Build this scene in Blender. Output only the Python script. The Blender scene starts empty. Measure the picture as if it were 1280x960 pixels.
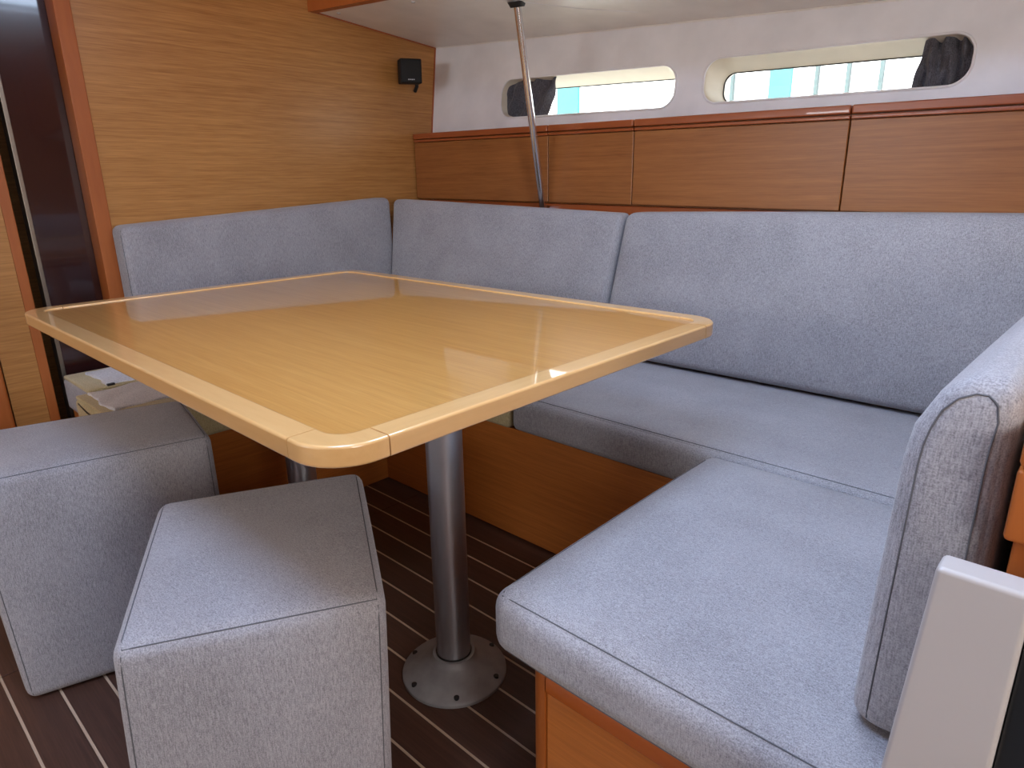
import bpy, bmesh, math, random
from mathutils import Vector, Matrix
random.seed(7)
SC = bpy.context.scene
COL = SC.collection

# ------------------------------------------------------------------ camera
def cam_axes(yaw, pitch, roll):
    f = Vector((math.cos(yaw)*math.cos(pitch), math.sin(yaw)*math.cos(pitch), -math.sin(pitch)))
    r = Vector((math.sin(yaw), -math.cos(yaw), 0)); u = r.cross(f)
    return (r*math.cos(roll)+u*math.sin(roll), -r*math.sin(roll)+u*math.cos(roll), f)
r_, u_, f_ = cam_axes(math.radians(133.083), math.radians(17.1553), math.radians(-0.8625))
cd = bpy.data.cameras.new('camera'); cam = bpy.data.objects.new('camera', cd); COL.objects.link(cam)
m = Matrix.Identity(4)
for i in range(3):
    m[i][0], m[i][1], m[i][2] = r_[i], u_[i], -f_[i]
m.translation = (0, 0, 1.0); cam.matrix_world = m
cd.sensor_fit = 'HORIZONTAL'; cd.sensor_width = 36; cd.lens = 830.97/1280*36; cd.clip_start = 0.02
SC.camera = cam

# ------------------------------------------------------------------ light
w = bpy.data.worlds.new('world'); SC.world = w; w.use_nodes = True
bg = w.node_tree.nodes['Background']; bg.inputs[0].default_value = (0.80, 0.90, 1.0, 1); bg.inputs[1].default_value = 4.0
sd = bpy.data.lights.new('sun_offscreen', 'SUN'); sd.energy = 20; sd.angle = 0.02; sd.color = (1, 0.97, 0.92)
so = bpy.data.objects.new('sun_offscreen', sd); COL.objects.link(so); so.rotation_euler = (math.radians(35), 0, math.radians(-12))
def area(name, loc, target, sx, sy, energy, color):
    d = bpy.data.lights.new(name, 'AREA'); d.shape = 'RECTANGLE'; d.size = sx; d.size_y = sy; d.energy = energy; d.color = color
    o = bpy.data.objects.new(name, d); COL.objects.link(o); o.location = loc
    o.rotation_euler = (Vector(target)-Vector(loc)).to_track_quat('-Z', 'Y').to_euler()
    return o
HATCH = [(-0.55, 0.18, 0.56, 0.56), (-0.48, 1.02, 0.50, 0.46)]
CEIL = 1.90
area('hatch_over_stools_offscreen', (HATCH[0][0], HATCH[0][1], CEIL+0.02), (HATCH[0][0], HATCH[0][1], 0), 0.54, 0.54, 15, (0.46, 0.64, 1.0))
area('hatch_over_table_offscreen', (HATCH[1][0], HATCH[1][1], CEIL+0.02), (HATCH[1][0], HATCH[1][1], 0), 0.48, 0.44, 11, (0.60, 0.76, 1.0))
area('companionway_offscreen', (1.38, -0.12, 1.12), (-1.5, 0.3, 0.9), 0.66, 0.86, 14, (1.0, 0.90, 0.81))
area('opposite_hull_fill_offscreen', (-1.75, -2.27, 1.33), (-1.6, 1.5, 1.1), 1.0, 0.17, 13, (0.95, 0.97, 1.0))  # fill added for hull liner and corner backrest, at a supposed unseen window
SC.view_settings.view_transform = 'Standard'; SC.view_settings.look = 'None'
SC.view_settings.exposure = 0.14; SC.view_settings.gamma = 1.0; SC.view_settings.use_curve_mapping = False

# ------------------------------------------------------------------ materials
def srgb(r, g, b):
    f = lambda c: (c/255/12.92) if c/255 <= 0.04045 else ((c/255+0.055)/1.055)**2.4
    return (f(r), f(g), f(b), 1)
def newmat(name):
    mt = bpy.data.materials.new(name); mt.use_nodes = True
    nt = mt.node_tree; return mt, nt, nt.nodes['Principled BSDF']
def plain(name, col, rough=0.5, metal=0.0, coat=0.0, var=0.06, scale=8.0, bump=0.0, bscale=200.0):
    mt, nt, b = newmat(name); N, L = nt.nodes, nt.links
    tc = N.new('ShaderNodeTexCoord'); no = N.new('ShaderNodeTexNoise'); no.inputs['Scale'].default_value = scale; no.inputs['Detail'].default_value = 4
    L.new(tc.outputs['Object'], no.inputs['Vector'])
    rp = N.new('ShaderNodeValToRGB'); rp.color_ramp.elements[0].position = 0.3; rp.color_ramp.elements[1].position = 0.7
    rp.color_ramp.elements[0].color = [c*(1-var) for c in col[:3]]+[1]; rp.color_ramp.elements[1].color = [min(1, c*(1+var)) for c in col[:3]]+[1]
    L.new(no.outputs['Fac'], rp.inputs[0]); L.new(rp.outputs[0], b.inputs['Base Color'])
    b.inputs['Roughness'].default_value = rough; b.inputs['Metallic'].default_value = metal; b.inputs['Coat Weight'].default_value = coat; b.inputs['Coat Roughness'].default_value = 0.05
    if bump:
        n2 = N.new('ShaderNodeTexNoise'); n2.inputs['Scale'].default_value = bscale; L.new(tc.outputs['Object'], n2.inputs['Vector'])
        bp = N.new('ShaderNodeBump'); bp.inputs['Strength'].default_value = bump; bp.inputs['Distance'].default_value = 0.002
        L.new(n2.outputs['Fac'], bp.inputs['Height']); L.new(bp.outputs[0], b.inputs['Normal'])
    return mt
def wood(name, light, dark, axis, rough=0.3, coat=0.0, contrast=1.0, across=120.0, along=3.0, spec=0.5):
    mt, nt, b = newmat(name); N, L = nt.nodes, nt.links
    tc = N.new('ShaderNodeTexCoord'); oi = N.new('ShaderNodeObjectInfo')
    ad = N.new('ShaderNodeVectorMath'); ad.operation = 'ADD'
    sc = N.new('ShaderNodeVectorMath'); sc.operation = 'SCALE'; sc.inputs[0].default_value = (3.1, 5.3, 7.7); L.new(oi.outputs['Random'], sc.inputs['Scale'])
    L.new(tc.outputs['Object'], ad.inputs[0]); L.new(sc.outputs[0], ad.inputs[1])
    def layer(a, g, det, dist):
        mp = N.new('ShaderNodeMapping'); s = [a, a, a]; s['xyz'.index(axis)] = g; mp.inputs['Scale'].default_value = s
        L.new(ad.outputs[0], mp.inputs[0])
        no = N.new('ShaderNodeTexNoise'); no.inputs['Scale'].default_value = 1.0; no.inputs['Detail'].default_value = det; no.inputs['Distortion'].default_value = dist
        L.new(mp.outputs[0], no.inputs['Vector']); return no.outputs['Fac']
    f1 = layer(across, along, 3, 0.4); f2 = layer(across*4, along*5, 2, 0.0); f3 = layer(4.0, 0.8, 2, 0.3)
    def mix(a, bb, t):
        mx = N.new('ShaderNodeMix'); mx.data_type = 'FLOAT'; mx.inputs[0].default_value = t
        L.new(a, mx.inputs[2]); L.new(bb, mx.inputs[3]); return mx.outputs[0]
    h = mix(mix(f1, f2, 0.45), f3, 0.22)
    rp = N.new('ShaderNodeValToRGB'); e = rp.color_ramp.elements
    e[0].position = 0.5-0.22/contrast; e[1].position = 0.5+0.18/contrast; e[0].color = dark; e[1].color = light
    L.new(h, rp.inputs[0]); L.new(rp.outputs[0], b.inputs['Base Color'])
    b.inputs['Roughness'].default_value = rough; b.inputs['Coat Weight'].default_value = coat; b.inputs['Coat Roughness'].default_value = 0.03
    b.inputs['Specular IOR Level'].default_value = spec
    bp = N.new('ShaderNodeBump'); bp.inputs['Strength'].default_value = 0.06; bp.inputs['Distance'].default_value = 0.001
    L.new(h, bp.inputs['Height'])
    if not coat: L.new(bp.outputs[0], b.inputs['Normal'])
    return mt
def fabric(name, light, dark, fine=620.0, streak=95.0, bump=0.35):
    mt, nt, b = newmat(name); N, L = nt.nodes, nt.links
    tc = N.new('ShaderNodeTexCoord')
    def layer(s, det):
        mp = N.new('ShaderNodeMapping'); mp.inputs['Scale'].default_value = s; L.new(tc.outputs['Object'], mp.inputs[0])
        no = N.new('ShaderNodeTexNoise'); no.inputs['Scale'].default_value = 1.0; no.inputs['Detail'].default_value = det
        L.new(mp.outputs[0], no.inputs['Vector']); return no.outputs['Fac']
    f1 = layer((fine, fine, streak), 1.5); f2 = layer((streak*1.6, fine, fine), 1.5); f3 = layer((7, 7, 7), 3); f4 = layer((fine*1.2,)*3, 0)
    def mix(a, bb, t):
        mx = N.new('ShaderNodeMix'); mx.data_type = 'FLOAT'; mx.inputs[0].default_value = t
        L.new(a, mx.inputs[2]); L.new(bb, mx.inputs[3]); return mx.outputs[0]
    h = mix(mix(mix(f1, f2, 0.4), f4, 0.3), f3, 0.16)
    rp = N.new('ShaderNodeValToRGB'); e = rp.color_ramp.elements
    e[0].position = 0.36; e[1].position = 0.62; e[0].color = dark; e[1].color = light
    L.new(h, rp.inputs[0]); L.new(rp.outputs[0], b.inputs['Base Color'])
    b.inputs['Roughness'].default_value = 0.92; b.inputs['Specular IOR Level'].default_value = 0.15
    b.inputs['Sheen Weight'].default_value = 0.25; b.inputs['Sheen Roughness'].default_value = 0.5
    bp = N.new('ShaderNodeBump'); bp.inputs['Strength'].default_value = bump; bp.inputs['Distance'].default_value = 0.0012
    L.new(h, bp.inputs['Height']); L.new(bp.outputs[0], b.inputs['Normal'])
    return mt
M = dict(
    fabric=fabric('grey_fabric', srgb(183, 179, 182), srgb(127, 123, 127)),
    seam=plain('seam_thread', srgb(98, 97, 101), 0.9),
    bulk=wood('bulkhead_veneer', srgb(206, 148, 84), srgb(150, 94, 42), 'y', 0.34, 0.0, 1.0),
    cab=wood('locker_veneer', srgb(174, 110, 58), srgb(128, 74, 32), 'x', 0.34, 0.0, 1.0),
    cabsolid=wood('locker_solid_wood', srgb(176, 92, 46), srgb(146, 70, 32), 'x', 0.3, 0.3, 0.7),
    tabletop=wood('table_veneer', srgb(218, 164, 92), srgb(182, 124, 56), 'x', 0.3, 1.0, 0.9, across=110),
    rail_x=wood('table_rail_wood_x', srgb(234, 188, 126), srgb(212, 160, 98), 'x', 0.3, 1.0, 0.6, across=30),
    rail_y=wood('table_rail_wood_y', srgb(234, 188, 126), srgb(212, 160, 98), 'y', 0.3, 1.0, 0.6, across=30),
    orange=wood('orange_solid_wood', srgb(186, 104, 44), srgb(158, 80, 28), 'z', 0.36, 0.12, 0.6, across=30),
    nearpanel=wood('near_base_veneer', srgb(204, 122, 56), srgb(158, 88, 34), 'x', 0.32, 0.2, 0.9),
    post=wood('bulkhead_post_wood', srgb(186, 104, 44), srgb(158, 80, 28), 'z', 0.5, 0.0, 0.6, across=30),
    orange_x=wood('orange_solid_wood_x', srgb(196, 104, 40), srgb(164, 78, 24), 'x', 0.25, 0.5, 0.6, across=30),
    basex=wood('base_veneer_x', srgb(204, 122, 56), srgb(158, 88, 34), 'x', 0.32, 0.2, 0.9),
    basey=wood('base_veneer_y', srgb(204, 122, 56), srgb(158, 88, 34), 'y', 0.32, 0.2, 0.9),
    plank=wood('dark_teak', srgb(92, 62, 50), srgb(54, 34, 28), 'x', 0.42, 0.0, 1.0, across=110, along=3.0),
    holly=plain('holly_strip', srgb(196, 172, 150), 0.5),
    liner=plain('white_liner', srgb(243, 241, 243), 0.38, bump=0.05, bscale=60),
    soffit=plain('cream_soffit', srgb(244, 239, 233), 0.34, bump=0.05, bscale=40),
    reveal=plain('cream_reveal', srgb(226, 216, 198), 0.45),
    gasket=plain('black_rubber', srgb(30, 28, 28), 0.5),
    black=plain('black_plastic', srgb(12, 12, 13), 0.7),
    logo=plain('silver_print', srgb(200, 200, 205), 0.4),
    steel=plain('stainless_steel', srgb(226, 226, 230), 0.2, 1.0),
    alu=plain('anodised_aluminium', srgb(214, 215, 222), 0.36, 0.95, bump=0.03, bscale=400),
    flange=plain('grey_cast_aluminium', srgb(160, 159, 162), 0.5, 0.3, var=0.15, scale=25, bump=0.1, bscale=150),
    doordark=plain('dark_mahogany_lacquer', srgb(56, 28, 26), 0.17, 0.0, 0.8, var=0.2, scale=6),
    strip=plain('brushed_metal_strip', srgb(150, 138, 122), 0.35, 0.8),
    cream=fabric('cream_backing_cloth', srgb(204, 188, 146), srgb(168, 150, 108), 400, 120, 0.25),
    white=fabric('white_lining_cloth', srgb(226, 224, 226), srgb(188, 186, 192), 300, 90, 0.3),
    curtain=fabric('charcoal_curtain', srgb(112, 110, 118), srgb(52, 50, 56), 500, 60, 0.3),
    whitelam=plain('white_laminate', srgb(190, 182, 178), 0.35, var=0.03, scale=5),
    darkglass=plain('dark_panel', srgb(30, 34, 38), 0.3),
    facade=plain('white_render', srgb(240, 240, 238), 0.8),
    teal=plain('teal_paint', srgb(60, 140, 142), 0.6),
    greypipe=plain('grey_paint', srgb(70, 84, 84), 0.6),
    quay=plain('pale_concrete', srgb(170, 168, 160), 0.9),
)
gm, gnt, gb = newmat('window_glass')
for n in list(gnt.nodes):
    if n.type == 'BSDF_PRINCIPLED': gnt.nodes.remove(n)
tr = gnt.nodes.new('ShaderNodeBsdfTransparent'); gl = gnt.nodes.new('ShaderNodeBsdfGlossy'); gl.inputs['Roughness'].default_value = 0.02
tr.inputs[0].default_value = (0.93, 0.96, 0.96, 1)
fr = gnt.nodes.new('ShaderNodeFresnel'); fr.inputs[0].default_value = 1.45
mxs = gnt.nodes.new('ShaderNodeMixShader'); gnt.links.new(fr.outputs[0], mxs.inputs[0]); gnt.links.new(tr.outputs[0], mxs.inputs[1]); gnt.links.new(gl.outputs[0], mxs.inputs[2])
gnt.links.new(mxs.outputs[0], gnt.nodes['Material Output'].inputs[0]); M['glass'] = gm
fm, fnt, fb = newmat('frosted_acrylic'); ftr = fnt.nodes.new('ShaderNodeBsdfTranslucent'); ftr.inputs[0].default_value = (0.35, 0.40, 0.45, 1)
fnt.links.new(ftr.outputs[0], fnt.nodes['Material Output'].inputs[0]); M['acrylic'] = fm

# ------------------------------------------------------------------ object helpers
def link(name, me, mat, parent=None):
    o = bpy.data.objects.new(name, me); COL.objects.link(o)
    if mat is not None: me.materials.append(M[mat])
    if parent is not None:
        o.parent = parent
        o.matrix_parent_inverse = world_of(parent).inverted()
    return o
def world_of(o):
    mw = Matrix.Translation(o.location) @ o.rotation_euler.to_matrix().to_4x4()
    if o.parent: mw = world_of(o.parent) @ o.matrix_parent_inverse @ mw
    return mw
def fin(bm, name, mat, parent=None, smooth=35):
    bmesh.ops.remove_doubles(bm, verts=bm.verts, dist=1e-5)
    bmesh.ops.recalc_face_normals(bm, faces=bm.faces)
    me = bpy.data.meshes.new(name); bm.to_mesh(me); bm.free()
    me.shade_smooth(); me.set_sharp_from_angle(angle=math.radians(smooth))
    o = link(name, me, mat, parent)
    if smooth <= 50:
        wn = o.modifiers.new('weighted_normals', 'WEIGHTED_NORMAL'); wn.keep_sharp = True; wn.weight = 90
    return o
def thing(name, label, cat, loc=(0, 0, 0), group=None):
    o = bpy.data.objects.new(name, None); COL.objects.link(o); o.location = loc; o.empty_display_size = 0.05
    return tag(o, label, cat, group)
def tag(o, label, cat=None, group=None, kind=None):
    o['label'] = label
    if cat: o['category'] = cat
    if group: o['group'] = group
    if kind: o['kind'] = kind
    return o
def box(bm, lo, hi, bev=0.0, seg=2, shear=None):
    vs = bmesh.ops.create_cube(bm, size=1.0)['verts']
    for v in vs:
        v.co = Vector([lo[i]+(v.co[i]+0.5)*(hi[i]-lo[i]) for i in range(3)])
    geo = vs
    if bev:
        es = list({e for v in vs for e in v.link_edges})
        r = bmesh.ops.bevel(bm, geom=es, offset=bev, segments=seg, affect='EDGES', profile=0.5)
        geo = list({v for f in r['faces'] for v in f.verts} | {v for v in vs if v.is_valid})
    if shear:
        for v in geo: v.co = shear(v.co)
    return geo
def boxo(name, lo, hi, mat, parent=None, bev=0.0, seg=2, shear=None):
    bm = bmesh.new(); box(bm, lo, hi, bev, seg, shear); return fin(bm, name, mat, parent)
def tube(bm, pts, rad, n=8, closed=False, caps=True):
    pts = [Vector(p) for p in pts]; k = len(pts); rings = []
    nrm = None
    for i, p in enumerate(pts):
        if closed: t = pts[(i+1) % k]-pts[i-1]
        else: t = pts[min(i+1, k-1)]-pts[max(i-1, 0)]
        t.normalize()
        if nrm is None:
            a = Vector((0, 0, 1)) if abs(t.z) < 0.9 else Vector((1, 0, 0)); nrm = t.cross(a).normalized()
        nrm = (nrm-t*nrm.dot(t)).normalized(); b2 = t.cross(nrm)
        rr = rad[i] if isinstance(rad, (list, tuple)) else rad
        rings.append([bm.verts.new(p+nrm*math.cos(2*math.pi*j/n)*rr+b2*math.sin(2*math.pi*j/n)*rr) for j in range(n)])
    for i in range(k if closed else k-1):
        A, B = rings[i], rings[(i+1) % k]
        for j in range(n): bm.faces.new((A[j], A[(j+1) % n], B[(j+1) % n], B[j]))
    if caps and not closed:
        bm.faces.new(rings[0][::-1]); bm.faces.new(rings[-1])
def tubeo(name, pts, rad, mat, parent=None, n=8, closed=False):
    bm = bmesh.new(); tube(bm, pts, rad, n, closed); return fin(bm, name, mat, parent, 50)
def lathe(bm, prof, c, n=48):
    rings = []
    for (r, z) in prof:
        rings.append([bm.verts.new((c[0]+r*math.cos(2*math.pi*j/n), c[1]+r*math.sin(2*math.pi*j/n), c[2]+z)) for j in range(n)])
    for A, B in zip(rings, rings[1:]):
        for j in range(n): bm.faces.new((A[j], A[(j+1) % n], B[(j+1) % n], B[j]))
    bm.faces.new(rings[0][::-1]); bm.faces.new(rings[-1])
def prism(bm, poly, z0, z1, bev=0.0, seg=3):
    bot = [bm.verts.new((x, y, z0)) for x, y in poly]; top = [bm.verts.new((x, y, z1)) for x, y in poly]; n = len(poly)
    fb = bm.faces.new(bot[::-1]); ft = bm.faces.new(top)
    for i in range(n): bm.faces.new((bot[i], bot[(i+1) % n], top[(i+1) % n], top[i]))
    return top, bot

# ---- soft cushion: rounded box mapped on eight corners, faces bulged
class Cushion:
    """corners[(sx,sy,sz)] -> point; r = edge radius (m); bulge per axis side"""
    def __init__(s, corners, r=0.025, bulge=None, dent=None):
        s.c = {k: Vector(v) for k, v in corners.items()}; s.r = r; s.bulge = bulge or {}; s.dent = dent
        def d(ax):
            t = 0
            for k in s.c:
                if k[ax] < 0:
                    k2 = list(k); k2[ax] = 1; t += (s.c[tuple(k2)]-s.c[k]).length
            return t/4
        s.h = [d(i)/2 for i in range(3)]
        ctr = sum(s.c.values(), Vector())/8
        s.nrm = {}
        for ax in range(3):
            for sg in (-1, 1):
                a = sum((s.c[k] for k in s.c if k[ax] == sg), Vector())/4
                s.nrm[(ax, sg)] = (a-ctr).normalized()
    def tri(s, q):
        p = Vector()
        for k, v in s.c.items():
            wgt = 1
            for i in range(3): wgt *= (1+k[i]*q[i])/2
            p += v*wgt
        return p
    def surf(s, q):
        """q on the cube [-1,1]^3 surface"""
        p = [q[i]*s.h[i] for i in range(3)]; inn = [max(-s.h[i]+s.r, min(s.h[i]-s.r, p[i])) for i in range(3)]
        d = Vector([p[i]-inn[i] for i in range(3)])
        pr = [inn[i]+(d.normalized()[i]*s.r if d.length > 1e-9 else 0) for i in range(3)]
        o = s.tri([pr[i]/s.h[i] for i in range(3)])
        for (ax, sg), b in s.bulge.items():
            t = max(0.0, q[ax]*sg)
            w2 = 1.0
            for i in range(3):
                if i != ax: w2 *= (1-abs(q[i])**3)
            if abs(abs(q[ax])-1) < 1e-6 and q[ax]*sg > 0: o += s.nrm[(ax, sg)]*b*w2
        if s.dent: o += s.dent(o)
        return o
    def mesh(s, n=(14, 14, 6)):
        bm = bmesh.new()
        def ticks(i):
            e = s.r/s.h[i]; a = [-1+e*(1-math.cos(math.pi/2*k/4)) for k in range(4)]; mid = [-1+e+(2-2*e)*k/n[i] for k in range(n[i]+1)]
            return a+mid+[-x for x in a[::-1]]
        T = [ticks(i) for i in range(3)]
        for ax in range(3):
            u, v = [i for i in range(3) if i != ax]
            for sg in (-1, 1):
                g = []
                for a in T[u]:
                    row = []
                    for b in T[v]:
                        q = [0, 0, 0]; q[ax] = sg; q[u] = a; q[v] = b
                        row.append(bm.verts.new(s.surf(q)))
                    g.append(row)
                for i in range(len(g)-1):
                    for j in range(len(g[0])-1):
                        bm.faces.new((g[i][j], g[i+1][j], g[i+1][j+1], g[i][j+1]))
        return bm
    def build(s, name, mat, parent=None, n=(14, 14, 6)):
        return fin(s.mesh(n), name, mat, parent, 75)
    def seam(s, qs, parent, name='seam', rad=0.0009, closed=False, mat='seam', per=20):
        pts = []
        k = len(qs)
        for i in range(k if closed else k-1):
            a, b = Vector(qs[i]), Vector(qs[(i+1) % k])
            for t in range(per): pts.append(s.surf(a.lerp(b, t/per)))
        if not closed: pts.append(s.surf(qs[-1]))
        return tubeo(name, pts, rad, mat, parent, 6, closed)
def corners_box(lo, hi):
    return {(i, j, k): ((lo[0], hi[0])[i > 0], (lo[1], hi[1])[j > 0], (lo[2], hi[2])[k > 0]) for i in (-1, 1) for j in (-1, 1) for k in (-1, 1)}

# ================================================================== SETTING
S = dict(kind='structure')
# ---- floor: sub floor, dark planks and light inlay strips
fl = boxo('floor', (-2.6, -2.35, -0.05), (1.5, 2.1, -0.004), 'plank')
tag(fl, 'dark brown striped cabin floor with light inlay lines', None, **S)
P0, PS = 0.106, 0.0765
SEAMX = -1.604
def plank_mesh(x0, x1, wdt, top, bev):
    bm = bmesh.new(); box(bm, (x0, -wdt/2, -0.01), (x1, wdt/2, top), bev, 1)
    bmesh.ops.recalc_face_normals(bm, faces=bm.faces)
    me = bpy.data.meshes.new('plank'); bm.to_mesh(me); bm.free(); return me
pm = [plank_mesh(-2.5, SEAMX-0.0015, PS-0.0055, 0.0, 0.0004), plank_mesh(SEAMX+0.0015, 1.4, PS-0.0055, 0.0, 0.0004)]
hm = [plank_mesh(-2.5, SEAMX-0.0015, 0.0048, -0.0004, 0), plank_mesh(SEAMX+0.0015, 1.4, 0.0048, -0.0004, 0)]
for me in pm: me.materials.append(M['plank'])
for me in hm: me.name = 'inlay_strip'; me.materials.append(M['holly'])
for k in range(-31, 15):
    for a in (0, 1):
        for me, nm, yy in ((pm[a], 'plank', P0+PS*(k+0.5)), (hm[a], 'inlay_strip', P0+PS*k)):
            o = bpy.data.objects.new(nm, me); COL.objects.link(o); o.location = (0, yy, 0); o.parent = fl

# ---- wood bulkhead and the passage beside it
BX = -2.35
wl = boxo('wall_left', (BX-0.03, 0.704, 0), (BX, 2.3, 1.95), 'bulk'); tag(wl, 'honey coloured wood veneer bulkhead with fine horizontal grain', None, **S)
t1 = boxo('trim_1', (BX-0.07, 0.661, 0), (BX+0.004, 0.706, 1.95), 'post', bev=0.004); tag(t1, 'orange solid wood post edging the wood bulkhead', None, **S)
d1 = boxo('door_1', (BX-0.11, 0.515, 0), (BX-0.07, 0.67, 1.93), 'doordark', bev=0.002); tag(d1, 'dark glossy mahogany door beside the orange wood post', None, **S)
boxo('metal_edge', (BX-0.11, 0.505, 0), (BX-0.064, 0.517, 1.93), 'strip', d1, bev=0.002)
bm = bmesh.new()
for lo, hi in (((-3.20, 0.25, 0), (-3.16, 0.75, 1.95)), ((-3.16, 0.25, 0), (BX-0.05, 0.29, 1.95)), ((-3.16, 0.706, 0), (BX-0.03, 0.75, 1.95)), ((-3.16, 0.29, 1.90), (BX-0.05, 0.706, 1.95)), ((-3.16, 0.29, -0.05), (-2.6, 0.706, 0))): box(bm, lo, hi)
wlp = fin(bm, 'wall_passage', 'bulk'); tag(wlp, 'narrow veneered passage seen through the gap beside the dark door', None, **S)
d2 = boxo('door_2', (BX-0.045, 0.352, 0.0), (BX-0.005, 0.437, 1.93), 'bulk'); tag(d2, 'honey veneer door leaf with an orange edge beside dark gap', None, **S)
boxo('edge_band', (BX-0.047, 0.437, 0.0), (BX-0.003, 0.464, 1.93), 'post', d2, bev=0.003)
t2 = boxo('trim_2', (BX-0.05, 0.29, 0), (BX+0.02, 0.346, 1.95), 'post', bev=0.008, seg=3); tag(t2, 'orange wood door post left of the veneer door leaf', None, **S)
wl2 = boxo('wall_left_outer', (BX-0.05, -2.3, 0), (BX-0.01, 0.30, 1.95), 'bulk'); tag(wl2, 'wood veneer wall forward of the door post', None, **S)

# ---- hull liner with two window openings
def hull_y(z): return 2.03+0.12*(z-1.2)
def rrect(cx, cz, hw, hh, rad, n=10):
    pts = []
    for (sx, sz, a0) in ((1, 1, 0), (-1, 1, 90), (-1, -1, 180), (1, -1, 270)):
        for k in range(n+1):
            a = math.radians(a0+90*k/n)
            pts.append((cx+sx*(hw-rad)+rad*math.cos(a), cz+sz*(hh-rad)+rad*math.sin(a)))
    return pts
def quadmap(p, tl, tr, br, bl):
    u, v = (p[0]+1)/2, (p[1]+1)/2
    return tuple((bl[i]*(1-u)+br[i]*u)*(1-v)+(tl[i]*(1-u)+tr[i]*u)*v for i in (0, 1))
def winloop(tl, tr, br, bl, shrink=0.0, rad=None):
    wd = (tr[0]-tl[0]+br[0]-bl[0])/2; ht = (tl[1]-bl[1]+tr[1]-br[1])/2
    hw, hh = wd/2-shrink, ht/2-shrink
    pts = rrect(0, 0, hw, hh, rad if rad else hh*0.80)
    return [quadmap((p[0]/(wd/2), p[1]/(ht/2)), tl, tr, br, bl) for p in pts]
WIN = [dict(tl=(-1.945, 1.369), tr=(-1.176, 1.339), br=(-1.176, 1.209), bl=(-1.945, 1.227)),
       dict(tl=(-1.080, 1.341), tr=(-0.376, 1.321), br=(-0.376, 1.200), bl=(-1.080, 1.212))]
bm = bmesh.new()
def addloop(pts):
    vs = [bm.verts.new(p) for p in pts]
    return [bm.edges.new((vs[i], vs[(i+1) % len(vs)])) for i in range(len(vs))]
ed = addloop([(x, hull_y(z), z) for x, z in ((-2.45, 1.0), (-2.45, 1.75), (1.5, 1.75), (1.5, 1.0))])
for W in WIN: ed += addloop([(x, hull_y(z), z) for x, z in winloop(**W)])
bmesh.ops.triangle_fill(bm, use_beauty=True, edges=ed)
a = [bm.verts.new(p) for p in ((-2.45, 2.01, 0), (1.5, 2.01, 0), (1.5, hull_y(1.0), 1.0), (-2.45, hull_y(1.0), 1.0))]; bm.faces.new(a)
wb = fin(bm, 'wall_back', 'liner', smooth=20); tag(wb, 'white hull liner with two long rounded windows', None, **S)
bm = bmesh.new(); box(bm, (-2.45, 2.2, 0), (1.5, 2.24, 1.12)); fin(bm, 'outer_skin', 'facade', wb)
for wi, W in enumerate(WIN):
    L0 = winloop(**W); L1 = winloop(**W, shrink=0.004); L2 = winloop(**W, shrink=0.018)
    bm = bmesh.new(); rings = []
    dz = -0.014
    for lp, dy, dzz in ((L0, 0.0, 0), (L1, 0.006, 0), (L1, 0.02, 0), (L2, 0.095, dz), (L2, 0.115, dz)):
        rings.append([bm.verts.new((x, hull_y(z)+dy, z+dzz)) for x, z in lp])
    for A, B in zip(rings, rings[1:]):
        for j in range(len(A)): bm.faces.new((A[j], A[(j+1) % len(A)], B[(j+1) % len(A)], B[j]))
    wo = fin(bm, 'window_%d' % (wi+1), 'reveal', smooth=50)
    tag(wo, ['long rounded hull window behind the steel pole with curtain at its end', 'long rounded hull window farther from the wood bulkhead, crumpled curtain at its end'][wi], None, **S)
    tubeo('rim', [(x, hull_y(z)-0.001, z) for x, z in L0], 0.0035, 'liner', wo, 8, True)
    tubeo('gasket', [(x, hull_y(z)+0.100, z+dz) for x, z in L2], 0.0035, 'gasket', wo, 6, True)
    bm = bmesh.new(); v0 = [bm.verts.new((x, hull_y(z)+0.106, z+dz)) for x, z in L2]; bm.faces.new(v0)
    bmesh.ops.solidify(bm, geom=bm.faces[:], thickness=0.006); fin(bm, 'pane', 'glass', wo)

# ---- sloping soffit, cabin ceiling, wooden fascia
def soff(x, y): return 1.587-0.092*(y-1.503)-0.065*(x+2.35)
bm = bmesh.new(); g = [[bm.verts.new((x, y, soff(x, y)+dz)) for (x, y) in ((-2.4, 1.5), (1.5, 1.5), (1.5, 2.25), (-2.4, 2.25))] for dz in (0, 0.03)]
bm.faces.new(g[0]); bm.faces.new(g[1][::-1])
for i in range(4): bm.faces.new((g[0][i], g[0][(i+1) % 4], g[1][(i+1) % 4], g[1][i]))
so_ = fin(bm, 'ceiling_side', 'soffit'); tag(so_, 'pale glossy side ceiling panel sloping to the hull windows', None, **S)
for (x, y) in ((-2.27, 1.545), (-1.87, 1.56)):
    bm = bmesh.new(); lathe(bm, [(0.007, -0.003), (0.007, 0.004)], (x, y, soff(x, y)), 12); fin(bm, 'screw_cap', 'logo', so_)
tubeo('panel_seam', [(x, y, soff(x, y)) for x, y in ((-1.54, 1.68), (-1.40, 1.82), (-1.25, 1.92))], 0.0012, 'liner', so_, 6)
tubeo('cove_joint', [(x, hull_y(soff(x, 2.07)), soff(x, 2.07)-0.001) for x in (-2.35, -1.5, -0.5, 0.5)], 0.003, 'soffit', so_, 6)
bm = bmesh.new(); g = []
for x in (-2.36, 1.5):
    g.append([bm.verts.new(p) for p in ((x, 1.47, soff(x, 1.5)-0.004), (x, 1.503, soff(x, 1.5)-0.004), (x, 1.503, 1.93), (x, 1.47, 1.93))])
for j in range(4): bm.faces.new((g[0][j], g[0][(j+1) % 4], g[1][(j+1) % 4], g[1][j]))
bm.faces.new(g[0]); bm.faces.new(g[1][::-1])
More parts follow.
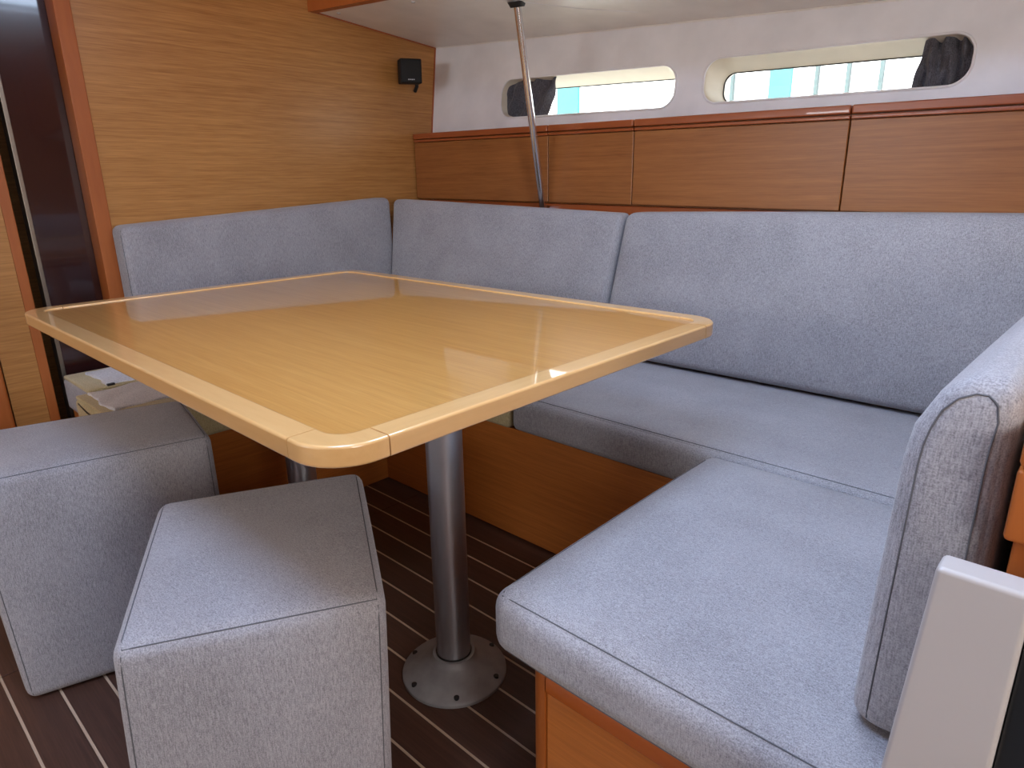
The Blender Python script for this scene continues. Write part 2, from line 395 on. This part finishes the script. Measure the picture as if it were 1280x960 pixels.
t3 = fin(bm, 'trim_3', 'post'); tag(t3, 'orange wood fascia along the inner edge of the side ceiling', None, **S)
t4 = boxo('trim_4', (BX-0.005, 1.49, 1.453), (BX+0.004, 2.09, 1.458), 'cabsolid', shear=lambda c: Vector((c.x, c.y, soff(BX, c.y)+c.z-1.458))); tag(t4, 'thin brown bead where bulkhead meets the side ceiling', None, **S)
t5 = boxo('trim_5', (BX-0.005, 2.028, 1.18), (BX+0.002, 2.04, 1.54), 'cabsolid', shear=lambda c: Vector((c.x, c.y+hull_y(c.z)-2.035, c.z))); tag(t5, 'thin brown corner bead between bulkhead and white hull liner', None, **S)
# ceiling with two hatch openings (outside the frame)
bm = bmesh.new()
def cbox(x0, x1, y0, y1): box(bm, (x0, y0, CEIL), (x1, y1, CEIL+0.04))
(h0x, h0y, h0w, h0h), (h1x, h1y, h1w, h1h) = HATCH
ya, yb, yc, yd = h0y-h0h/2, h0y+h0h/2, h1y-h1h/2, h1y+h1h/2
cbox(-2.6, 1.5, -2.35, ya); cbox(-2.6, h0x-h0w/2, ya, yb); cbox(h0x+h0w/2, 1.5, ya, yb); cbox(-2.6, 1.5, yb, yc)
cbox(-2.6, h1x-h1w/2, yc, yd); cbox(h1x+h1w/2, 1.5, yc, yd); cbox(-2.6, 1.5, yd, 1.55)
ce = fin(bm, 'ceiling', 'soffit'); tag(ce, 'pale cabin ceiling with two open deck hatches', None, **S)
for (x, y, ww, hh) in HATCH:
    bm = bmesh.new()
    for (x0, x1, y0, y1) in ((x-ww/2-.03, x+ww/2+.03, y-hh/2-.03, y-hh/2), (x-ww/2-.03, x+ww/2+.03, y+hh/2, y+hh/2+.03), (x-ww/2-.03, x-ww/2, y-hh/2, y+hh/2), (x+ww/2, x+ww/2+.03, y-hh/2, y+hh/2)):
        box(bm, (x0, y0, CEIL-0.012), (x1, y1, CEIL+0.06))
    fin(bm, 'hatch_frame', 'liner', ce)
    boxo('sun_diffuser_lid', (x-ww/2-.03, y-hh/2-.03, CEIL+0.062), (x+ww/2+.03, y+hh/2+.03, CEIL+0.075), 'acrylic', ce)  # unseen lid, added to stop a direct sun patch below
bm = bmesh.new()
for (x0, x1, z0, z1) in ((-2.6, -2.27, 0, 1.95), (-1.23, 1.5, 0, 1.95), (-2.27, -1.23, 0, 1.235), (-2.27, -1.23, 1.425, 1.95)): box(bm, (x0, -2.30, z0), (x1, -2.25, z1))
wf = fin(bm, 'wall_front', 'liner'); tag(wf, 'white liner wall with an unseen window opening added for fill light behind the viewer', None, **S)
bm = bmesh.new()
box(bm, (1.4, -2.35, 0), (1.44, -0.47, 1.95)); box(bm, (1.4, 0.23, 0), (1.44, 2.25, 1.95)); box(bm, (1.4, -0.47, 0), (1.44, 0.23, 0.66)); box(bm, (1.4, -0.47, 1.58), (1.44, 0.23, 1.95))
wr = fin(bm, 'wall_right', 'bulk'); tag(wr, 'wood veneer wall with the companionway opening', None, **S)

# ================================================================== SETTEE BASES
# hull bench base
hb = thing('bench_base', 'wooden bench base under the long hull seat, behind the table legs', 'bench base', (-0.9, 1.6, 0))
boxo('front_panel', (-1.79, 1.268, 0), (-0.50, 1.286, 0.334), 'basex', hb)
boxo('seat_board', (-1.79, 1.275, 0.316), (-0.045, 1.90, 0.334), 'basex', hb)
boxo('back_board', (-1.785, 1.935, 0.334), (-0.045, 1.95, 0.885), 'cab', hb)
lb = thing('bench_base', 'wooden bench base under the upturned cream cushions by the bulkhead', 'bench base', (-2.05, 1.1, 0))
boxo('front_panel', (-1.81, 0.50, 0), (-1.79, 1.93, 0.334), 'basey', lb)
boxo('end_panel', (-2.345, 0.50, 0), (-1.81, 0.52, 0.334), 'basex', lb)
boxo('seat_board', (-2.345, 0.52, 0.316), (-1.81, 1.93, 0.334), 'basey', lb)
# near bench base with rounded post and rail
nb = thing('bench_base', 'orange wood bench base with rounded corner post under near seat cushion', 'bench base', (-0.3, 0.9, 0))
NX, NY, NT = -0.540, 0.600, 0.335
bm = bmesh.new()   # corner post: rounded plan, domed top edge
poly = []
R0 = 0.030
for k in range(9):
    an = math.radians(180+90*k/8); poly.append((NX+R0+R0*math.cos(an), NY+R0+R0*math.sin(an)))
poly += [(NX+0.034, NY), (NX+0.034, NY+0.034), (NX, NY+0.034)]
top, bot = prism(bm, poly, 0, NT-0.02)
prof = [(0.0, 0.0), (0.004, 0.010), (0.012, 0.017), (0.022, 0.020)]
prev = top
fts = [f for f in bm.faces if all(v in top for v in f.verts)]
bmesh.ops.delete(bm, geom=fts, context='FACES_ONLY')
cx, cy = NX+0.034, NY+0.034
for (ins, dz) in prof[1:]:
    ring = [bm.verts.new((p[0]+(cx-p[0])*ins/0.034, p[1]+(cy-p[1])*ins/0.034, NT-0.02+dz)) for p in poly]
    for i in range(len(poly)): bm.faces.new((prev[i], prev[(i+1) % len(poly)], ring[(i+1) % len(poly)], ring[i]))
    prev = ring
bm.faces.new(prev)
fin(bm, 'corner_post', 'orange', nb, 50)
bm = bmesh.new(); rail = []   # top rail: rounded front top
sec = [(0.004, 0.0), (0.0, 0.006)]+[(0.022-0.022*math.cos(math.radians(90*k/8)), 0.046-0.022+0.022*math.sin(math.radians(90*k/8))) for k in range(9)]+[(0.05, 0.046), (0.05, 0.0)]
for x in (NX+0.036, -0.045): rail.append([bm.verts.new((x, NY+a_, NT-0.046+b_)) for a_, b_ in sec])
for j in range(len(sec)): bm.faces.new((rail[0][j], rail[0][(j+1) % len(sec)], rail[1][(j+1) % len(sec)], rail[1][j]))
bm.faces.new(rail[0][::-1]); bm.faces.new(rail[1]); fin(bm, 'top_rail', 'orange_x', nb, 50)
boxo('front_panel', (NX+0.036, NY+0.004, 0), (-0.045, NY+0.02, NT-0.044), 'nearpanel', nb)
boxo('side_panel', (NX+0.004, NY+0.034, 0), (NX+0.02, 1.266, NT-0.004), 'basey', nb)
boxo('seat_board', (NX+0.01, NY+0.045, NT-0.02), (-0.045, 1.266, NT-0.002), 'basex', nb)

# ================================================================== CUSHIONS
GS = 'grey settee cushions'
def cushion(name, label, cat, C, n=(14, 14, 6), group=None, base=None):
    c = sum(C.c.values(), Vector())/8; zmin = min(v.z for v in C.c.values())
    t = thing(name, label, cat, (c.x, c.y, zmin), group)
    C.build('cover', 'fabric', t, n); return t
# near seat
C = Cushion(corners_box((-0.592, 0.572, 0.336), (-0.044, 1.241, 0.440)), 0.032, {(2, 1): 0.010, (1, -1): 0.006, (0, -1): 0.006})
t = cushion('seat_cushion', 'thick grey fabric seat cushion on the orange wood bench base', 'cushion', C, (16, 16, 6))
e = lambda ax: C.r*0.45/C.h[ax]
C.seam([(-1+e(0), -1+e(1)*0.4, 1), (1-e(0), -1+e(1)*0.4, 1)], t)
C.seam([(-1+e(0), -1, -1+e(2)), (1-e(0), -1, -1+e(2))], t)
C.seam([(-1+e(0), -1+e(1), 1), (-1+e(0), 1-e(1), 1)], t)
# long hull seat
C = Cushion(corners_box((-1.180, 1.252, 0.335), (-0.046, 1.80, 0.440)), 0.022, {(2, 1): 0.006, (1, -1): 0.008})
t = cushion('seat_cushion', 'long grey fabric seat cushion running below the hull backrests', 'cushion', C, (16, 12, 6))
C.seam([(-1+e(0), -1+e(1), 1), (1-e(0), -1+e(1), 1)], t)
# right back cushion
def hexa(f_bl, f_br, f_tl, f_tr, thick_b, thick_t, axis=1):
    """front face corners seen from the seat, thickness pushes along +y"""
    d = {}
    for (sx, b_, t_) in ((-1, f_bl, f_tl), (1, f_br, f_tr)):
        d[(sx, -1, -1)] = b_; d[(sx, -1, 1)] = t_
        d[(sx, 1, -1)] = (b_[0], b_[1]+thick_b, b_[2]); d[(sx, 1, 1)] = (t_[0], t_[1]+thick_t, t_[2])
    return d
C = Cushion(hexa((-1.243, 1.735, 0.4485), (-0.046, 1.735, 0.4485), (-1.203, 1.815, 0.893), (-0.046, 1.825, 0.912), 0.12, 0.085), 0.028, {(1, -1): 0.012, (2, 1): 0.003})
t = cushion('back_cushion', 'long grey fabric backrest below the wider locker doors', 'cushion', C, (18, 4, 12))
C.seam([(-1+e(0), 1-e(1), 1), (1-e(0), 1-e(1), 1)], t)
# middle back cushion
C = Cushion(hexa((-2.228, 1.635, 0.452), (-1.248, 1.735, 0.452), (-2.256, 1.717, 0.928), (-1.212, 1.812, 0.890), 0.11, 0.066), 0.022, {(1, -1): 0.008})
t = cushion('back_cushion', 'pale grey backrest in the corner, steel pole rising behind it', 'cushion', C, (16, 4, 10))
C.seam([(-1+e(0), 1-e(1), 1), (1-e(0), 1-e(1), 1)], t)
# bulkhead back cushion
d = {}
for (sy, zt) in ((-1, 0.880), (1, 0.936)):
    yy = 0.697 if sy < 0 else 1.712
    d[(-1, sy, -1)] = (-2.346, yy, 0.464); d[(1, sy, -1)] = (-2.240, yy, 0.464); d[(-1, sy, 1)] = (-2.346, yy, zt); d[(1, sy, 1)] = (-2.255, yy, zt)
C = Cushion(d, 0.024, {(0, 1): 0.008})
t = cushion('back_cushion', 'grey fabric backrest standing against the wood veneer bulkhead', 'cushion', C, (4, 16, 10))
C.seam([(1-e(0), -1, 1-e(2)), (1-e(0), -1, -1+e(2))], t)
# near backrest
d = {}
for (sy, x0, x1, yy, zt) in ((-1, -0.130, -0.041, 0.650, 0.836), (1, -0.098, -0.043, 1.70, 0.832)):
    d[(-1, sy, -1)] = (x0-0.004, yy, 0.448); d[(1, sy, -1)] = (x1, yy, 0.448)
    d[(-1, sy, 1)] = (x0+0.008, yy, zt); d[(1, sy, 1)] = (x1-0.004, yy, zt)
def round_top(p):
    tt = max(0.0, min(1.0, (p.z-(0.836-0.085))/0.085)); lf = max(0.0, min(1.0, (-0.040-p.x)/0.09))
    return Vector((0.036*tt**2.2*lf, 0, -0.010*tt*max(0.0, 1-abs(lf-0.0)*3)))
C = Cushion(d, 0.021, {(0, -1): 0.008, (1, -1): 0.005}, dent=round_top)
t = cushion('back_cushion', 'grey upright backrest with stitched rounded end beside the white board', 'cushion', C, (5, 16, 10))
k = 0.30
for yq in (-1,):
    ex, ez = C.r*0.62/C.h[0], C.r*0.62/C.h[2]
    C.seam([(-1+ex, -1, -1+ez), (-1+ex, -1, 1-ez*2.5), (-1+ex*1.4, -1, 1-ez*1.5), (-1+ex*2.2, -1, 1-ez), (1-ex*2.2, -1, 1-ez), (1-ex*1.4, -1, 1-ez*1.5), (1-ex, -1, 1-ez*2.5), (1-ex, -1, -1+ez)], t)
# upturned cushions by the bulkhead
def upturned(label, lo, hi, body, lin_lo, lin_hi):
    C = Cushion(corners_box(lo, hi), 0.016, {(2, 1): 0.004})
    t = thing('seat_cushion', label, 'cushion', ((lo[0]+hi[0])/2, (lo[1]+hi[1])/2, lo[2]), 'upturned cushions with pale backing by the bulkhead')
    C.build('cover', body, t, (10, 14, 4))
    zt = hi[2]+0.002
    C2 = Cushion(corners_box((lo[0]+0.004, lo[1]+0.004, zt-0.008), (hi[0]-0.004, hi[1]-0.004, zt+0.004)), 0.005, {(2, 1): 0.003})
    C2.build('backing', 'cream', t, (10, 14, 1))
    rnd = random.Random(label)
    C3 = Cushion(corners_box((lin_lo[0], lin_lo[1], zt), (lin_hi[0], lin_hi[1], zt+0.010)), 0.004, {(2, 1): 0.008},
                 dent=lambda p: Vector((0.003*math.sin(p.y*31)+0.002*math.sin(p.y*83), 0.004*math.sin(p.x*37+1)+0.002*math.sin(p.x*91), 0.003*math.sin(p.x*60+p.y*41))))
    ln = C3.build('lining', 'white', t, (16, 24, 1)); return t, zt
t, zt = upturned('upturned cushion with white lining lying against the bulkhead', (-2.346, 0.488, 0.336), (-2.100, 1.246, 0.438), 'fabric', (-2.31, 0.545, 0), (-2.118, 1.10, 0))
for yy in (0.545, 0.62): boxo('zip_pull', (-2.118, yy, zt+0.004), (-2.108, yy+0.02, zt+0.010), 'gasket', t, 0.001)
t, zt = upturned('upturned cushion with cream backing and dark zip beside grey stool', (-2.092, 0.452, 0.336), (-1.770, 1.246, 0.436), 'cream', (-2.07, 0.48, 0), (-1.86, 1.15, 0))
tubeo('zip', [(-2.06, 0.455, 0.425), (-1.98, 0.452, 0.418), (-1.86, 0.452, 0.414), (-1.79, 0.453, 0.414)], 0.003, 'gasket', t, 6)
C = Cushion(corners_box((-2.34, 1.252, 0.336), (-1.186, 1.66, 0.430)), 0.012, {})
t = thing('seat_cushion', 'cream backed corner cushion half hidden under the table', 'cushion', (-1.76, 1.45, 0.336)); C.build('cover', 'cream', t, (12, 8, 4))

# ================================================================== STOOLS
def stool(label, top, bot, zt):
    d = {}
    for key, p, q in zip(((-1, -1), (-1, 1), (1, 1), (1, -1)), top, bot):
        d[(key[0], key[1], 1)] = (p[0], p[1], zt); d[(key[0], key[1], -1)] = (q[0], q[1], 0.002)
    C = Cushion(d, 0.020, {(2, 1): 0.006, (0, 1): 0.006, (1, -1): 0.004, (1, 1): 0.004})
    c = sum((Vector((p[0], p[1], 0)) for p in bot), Vector())/4
    t = thing('stool', label, 'stool', (c.x, c.y, 0), 'grey fabric cube stools')
    C.build('cover', 'fabric', t, (10, 10, 12))
    ex, ey, ez = (C.r*0.5/C.h[i] for i in range(3))
    C.seam([(-1+ex, -1+ey, 1), (1-ex*0.2, -1+ey, 1), (1-ex*0.2, 1-ey, 1), (-1+ex, 1-ey, 1)], t, closed=True)
    C.seam([(1, -1+ey, 1-ez), (1, -1+ey, -1+ez)], t); C.seam([(1, 1-ey, 1-ez), (1, 1-ey, -1+ez)], t)
    return t
# order: back-left, back-right, front-right, front-left
stool('grey fabric block stool standing at the near table corner', [(-1.155, 0.338), (-1.000, 0.648), (-0.637, 0.434), (-0.793, 0.150)],
      [(-1.145, 0.318), (-0.985, 0.620), (-0.630, 0.405), (-0.800, 0.128)], 0.478)
stool('grey fabric block stool partly under table beside the upturned cushions', [(-1.835, 0.150), (-1.712, 0.604), (-1.404, 0.540), (-1.503, 0.118)],
      [(-1.800, 0.190), (-1.680, 0.570), (-1.352, 0.520), (-1.470, 0.128)], 0.478)

# ================================================================== TABLE
TX0, TX1, TY0, TY1, TT, TH = -1.815, -0.5600, 0.3230, 1.2070, 0.735, 0.026
RW, RC, CL = 0.038, 0.066, 0.078          # rail width, corner radius, corner piece length
tb = thing('dining_table', 'large glossy honey wood table with rounded rails on two metal legs', 'table', ((TX0+TX1)/2, (TY0+TY1)/2, 0))
boxo('table_panel', (TX0+RW-0.012, TY0+RW-0.012, TT-TH+0.004), (TX1-RW+0.012, TY1-RW+0.012, TT-0.003), 'tabletop', tb)
def rail_section(wd):
    s = []
    for (cx_, cz_, a0) in ((0.004, -0.004, 180), (wd-0.003, -0.003, 90)):
        rr = 0.004 if a0 == 180 else 0.003
        for k in range(5):
            a = math.radians(a0-90*k/4); s.append((cx_+rr*math.cos(a), cz_+rr*math.sin(a)))
    s.append((wd, -TH+0.002)); 
    for k in range(4):
        a = math.radians(270-90*k/3); s.append((0.004+0.004*math.cos(a), -TH+0.004+0.004*math.sin(a)))
    return s
SECT = rail_section(RW)
def sweep(path, name, mat):
    """path: list of (outer point, inward normal)"""
    bm = bmesh.new(); rings = []
    for (px, py), (nx, ny) in path:
        rings.append([bm.verts.new((px+nx*a_, py+ny*a_, TT+b_)) for a_, b_ in SECT])
    n = len(SECT)
    for A, B in zip(rings, rings[1:]):
        for j in range(n): bm.faces.new((A[j], A[(j+1) % n], B[(j+1) % n], B[j]))
    bm.faces.new(rings[0][::-1]); bm.faces.new(rings[-1])
    return fin(bm, name, mat, tb, 40)
gp, gq = 0.0010, 0.0018   # open joints beside the corner pieces
sweep([((TX0+CL+gp, TY0), (0, 1)), ((TX1-CL-gp, TY0), (0, 1))], 'edge_rail', 'rail_x')
sweep([((TX0+CL+gp, TY1), (0, -1)), ((TX1-CL-gp, TY1), (0, -1))], 'edge_rail', 'rail_x')
sweep([((TX0, TY0+CL+gq), (1, 0)), ((TX0, TY1-CL-gq), (1, 0))], 'edge_rail', 'rail_y')
sweep([((TX1, TY0+CL+gq), (-1, 0)), ((TX1, TY1-CL-gq), (-1, 0))], 'edge_rail', 'rail_y')
for (cx, cy, sx, sy) in ((TX0, TY0, 1, 1), (TX1, TY0, -1, 1), (TX1, TY1, -1, -1), (TX0, TY1, 1, -1)):
    path = [((cx+sx*CL, cy), (0, sy))]
    for k in range(13):
        a = math.radians(90*k/12)
        path.append(((cx+sx*(RC-RC*math.sin(a)), cy+sy*(RC-RC*math.cos(a))), (sx*math.sin(a), sy*math.cos(a))))
    path.append(((cx, cy+sy*CL), (sx, 0)))
    sweep(path, 'corner_piece', 'rail_y' if sx*sy > 0 else 'rail_x')
boxo('under_frame', (TX0+0.25, 0.70, TT-TH-0.035), (TX1-0.22, 0.84, TT-TH+0.006), 'orange_x', tb, 0.003)
for lx in (-0.900, -1.461):
    bm = bmesh.new(); lathe(bm, [(0.0355, 0.03), (0.0355, TT-TH-0.02)], (lx, 0.770, 0), 40); lg = fin(bm, 'leg', 'alu', tb, 40)
    bm = bmesh.new(); lathe(bm, [(0.110, 0.0), (0.110, 0.006), (0.106, 0.010), (0.075, 0.024), (0.052, 0.036), (0.046, 0.044), (0.044, 0.050), (0.037, 0.051), (0.037, 0.03)], (lx, 0.770, 0.0), 56)
    fg = fin(bm, 'floor_flange', 'flange', lg, 30)
    bm = bmesh.new(); lathe(bm, [(0.038, 0.048), (0.038, 0.053)], (lx, 0.770, 0), 40); fin(bm, 'dark_ring', 'gasket', lg)  # thin dark ring round the foot of the leg
    for kk in range(6):
        a = math.radians(20+60*kk); px, py = lx+0.097*math.cos(a), 0.770+0.097*math.sin(a)
        bm = bmesh.new(); lathe(bm, [(0.0055, 0.009), (0.0055, 0.0165), (0.003, 0.0165)], (px, py, 0), 12); fin(bm, 'screw', 'gasket', lg)

# ================================================================== LOCKERS ALONG THE HULL
def lsh(c): return Vector((c.x, c.y, c.z-0.0115*(c.x+2.35)))
lk = thing('wall_locker', 'long row of honey veneer lockers with orange top moulding below hull windows', 'cabinet', (-0.9, 1.97, 0.9))
CF, CB, CTz = 1.920, 0.926, 1.187
boxo('body', (-2.345, CF+0.018, CB-0.004), (0.6, 2.02, CTz-0.004), 'cab', lk, shear=lsh)
xs = [-2.345, -1.603, -1.248, -0.601, 0.6]
for i in range(4):
    x0, x1 = xs[i]+0.0018, xs[i+1]-0.0018
    dr = boxo('door', (x0, CF, CB), (x1, CF+0.018, CTz-0.036), 'cab', lk, 0.0015, 1, lsh)
    boxo('moulding', (x0, CF-0.006, CTz-0.022), (x1, CF+0.018, CTz), 'cabsolid', dr, 0.004, 3, lsh)
    boxo('bead', (x0, CF-0.003, CTz-0.034), (x1, CF+0.018, CTz-0.025), 'cabsolid', dr, 0.002, 2, lsh)
boxo('bottom_rail', (-2.345, CF+0.012, CB-0.052), (0.6, CF+0.03, CB-0.005), 'cabsolid', lk, 0.002, 1, lsh)

# ================================================================== POLE
pt, pb = Vector((-1.545, 1.700, soff(-1.545, 1.7))), Vector((-1.604, 1.897, 0.872))
po = thing('grab_pole', 'slanting polished steel grab pole from ceiling to behind the corner backrest', 'pole', pb)
tubeo('tube', [pt, pb], 0.0118, 'steel', po, 20)
dr = (pb-pt).normalized(); tubeo('socket', [pt+Vector((0, 0, 0.004)), pt+dr*0.012], [0.030, 0.022], 'gasket', po, 20)
tubeo('foot', [pb+Vector((0, 0.0, 0.02)), pb+Vector((0, 0.036, 0.02))], 0.014, 'steel', po, 16)

# ================================================================== LOUDSPEAKER
sp = thing('loudspeaker', 'small black cube loudspeaker mounted on the wood bulkhead', 'speaker', (-2.29, 1.90, 1.42))
yaw = math.radians(-30); cx, cy, cz = -2.283, 1.868, 1.417
Rm = Matrix.Translation((cx, cy, cz)) @ Matrix.Rotation(yaw, 4, 'Z') @ Matrix.Rotation(math.radians(3), 4, 'Y')
def spart(name, lo, hi, mat, bev=0.0):
    bm = bmesh.new(); box(bm, lo, hi, bev, 3); bmesh.ops.transform(bm, matrix=Rm, verts=bm.verts); return fin(bm, name, mat, sp)
spart('case', (-0.040, -0.043, -0.045), (0.034, 0.043, 0.045), 'black', 0.005)
spart('grille', (0.030, -0.039, -0.041), (0.037, 0.039, 0.041), 'black', 0.003)
for i in range(4): spart('logo_mark', (0.0368, -0.014+i*0.007, -0.0335+0.0006*(i % 2)), (0.0376, -0.0088+i*0.007, -0.0295), 'logo')
tubeo('mounting_arm', [Rm @ Vector((-0.035, 0.030, -0.036)), (-2.30, 1.915, 1.368), (-2.322, 1.922, 1.352)], 0.0075, 'black', sp, 10)
tubeo('wall_bracket', [(-2.352, 1.91, 1.405), (-2.315, 1.895, 1.408)], 0.014, 'black', sp, 14)

# ================================================================== CURTAINS
def curtain(label, wi, xa, xb, seed, slant, amp, dy):
    W = WIN[wi]; rnd = random.Random(seed); bm = bmesh.new(); g = []
    nx, nz = 46, 18
    def zr(x):
        u = (x-W['tl'][0])/(W['tr'][0]-W['tl'][0]); zb = W['bl'][1]*(1-u)+W['br'][1]*u; zt = W['tl'][1]*(1-u)+W['tr'][1]*u
        zb += 0.003; zt -= 0.003; hh = (zt-zb)/2; rad = hh*0.8
        d = min(x-W['tl'][0]-0.004, W['tr'][0]-0.004-x); k = 0
        if d < rad: k = rad-math.sqrt(max(0, rad*rad-(rad-d)**2))
        return zb+k, zt-k
    for i in range(nx+1):
        row = []
        for j in range(nz+1):
            v = j/nz; x = xa+(xb+slant*(v-0.5)-xa)*(i/nx)
            x = max(W['tl'][0]+0.0045, min(W['tr'][0]-0.0045, x)); zb, zt = zr(x); z = zb+(zt-zb)*v
            ph = i/nx*19-v*4.5+seed; y = hull_y(z)+dy+amp*min(1.0, 0.15+i/nx*5)*(0.6*math.sin(ph)+0.25*math.sin(ph*1.7+v*4+seed)+0.25*math.sin(v*11+i*0.3))
            row.append(bm.verts.new((x, y, z)))
        g.append(row)
    for i in range(nx):
        for j in range(nz):
            try: bm.faces.new((g[i][j], g[i+1][j], g[i+1][j+1], g[i][j+1]))
            except ValueError: pass
    bmesh.ops.solidify(bm, geom=bm.faces[:], thickness=0.002)
    o = fin(bm, 'curtain', 'curtain', None, 60); tag(o, label, 'curtain', 'dark window curtains'); return o
curtain('charcoal curtain gathered in pleats in the window behind the steel pole', 0, -1.9405, -1.705, 3, 0.05, 0.017, 0.028)
curtain('crumpled charcoal curtain bunched in the window with long clear pane', 1, -0.3805, -0.500, 5, 0.015, 0.017, 0.028)

# ================================================================== RIGHT FOREGROUND
pw = thing('partition', 'orange wood partition with capped rail behind the near backrest', 'partition', (0.0, 1.2, 0))
boxo('panel', (-0.030, 0.632, 0), (0.0, 1.90, 0.72), 'orange', pw, 0.003)
boxo('cap_rail', (-0.037, 0.622, 0.712), (0.02, 1.90, 0.775), 'orange', pw, 0.004)
boxo('cap_top', (-0.037, 0.622, 0.777), (0.02, 1.90, 0.80), 'orange', pw, 0.004)
bm = bmesh.new(); box(bm, (-0.062, 0.500, 0), (-0.0065, 0.526, 0.735), 0.004, 3)
for v in bm.verts:
    if v.co.x < -0.03: v.co.x -= (0.735-v.co.z)*0.055
o = fin(bm, 'white_board', 'whitelam', None, 50); tag(o, 'narrow white laminate board with rounded edges standing before near seat end', 'board')
gu = thing('galley_unit', 'dark panelled unit standing right beside the white board', 'cabinet', (0.1, 0.54, 0))
boxo('front', (-0.0066, 0.508, 0), (0.30, 0.53, 0.716), 'darkglass', gu, 0.004)
boxo('carcass', (0.0, 0.53, 0), (0.30, 0.615, 0.70), 'darkglass', gu)

# ================================================================== OUTSIDE
nbld = thing('building', 'white building with teal shutters seen through the hull windows', 'building', (-3.0, 5.0, -0.6))
boxo('wall', (-9.0, 5.0, -0.6), (6.0, 5.3, 4.5), 'facade', nbld)
def out(x0, x1, z0, z1, name, mat, dep=0.03): boxo(name, (x0, 5.0-dep, z0), (x1, 5.02, z1), mat, nbld)
out(-4.05, -3.82, 1.0, 1.95, 'shutter', 'teal'); out(-2.13, -1.98, 1.0, 1.95, 'shutter', 'teal')
for x in (-2.42, -1.82, -1.62, -1.42): out(x, x+0.022, 0.4, 2.6, 'downpipe', 'greypipe')
tubeo('handrail', [(-1.10, 4.8, 1.2), (-0.98, 4.8, 1.62), (-0.55, 4.8, 1.66)], 0.012, 'greypipe', nbld, 8)
tubeo('handrail', [(-0.98, 4.8, 1.62), (-0.98, 4.8, 1.2)], 0.012, 'greypipe', nbld, 8)
q = boxo('ground', (-9, 2.6, -0.7), (6, 5.0, -0.6), 'quay'); tag(q, 'pale concrete quay outside the hull', None, **S)
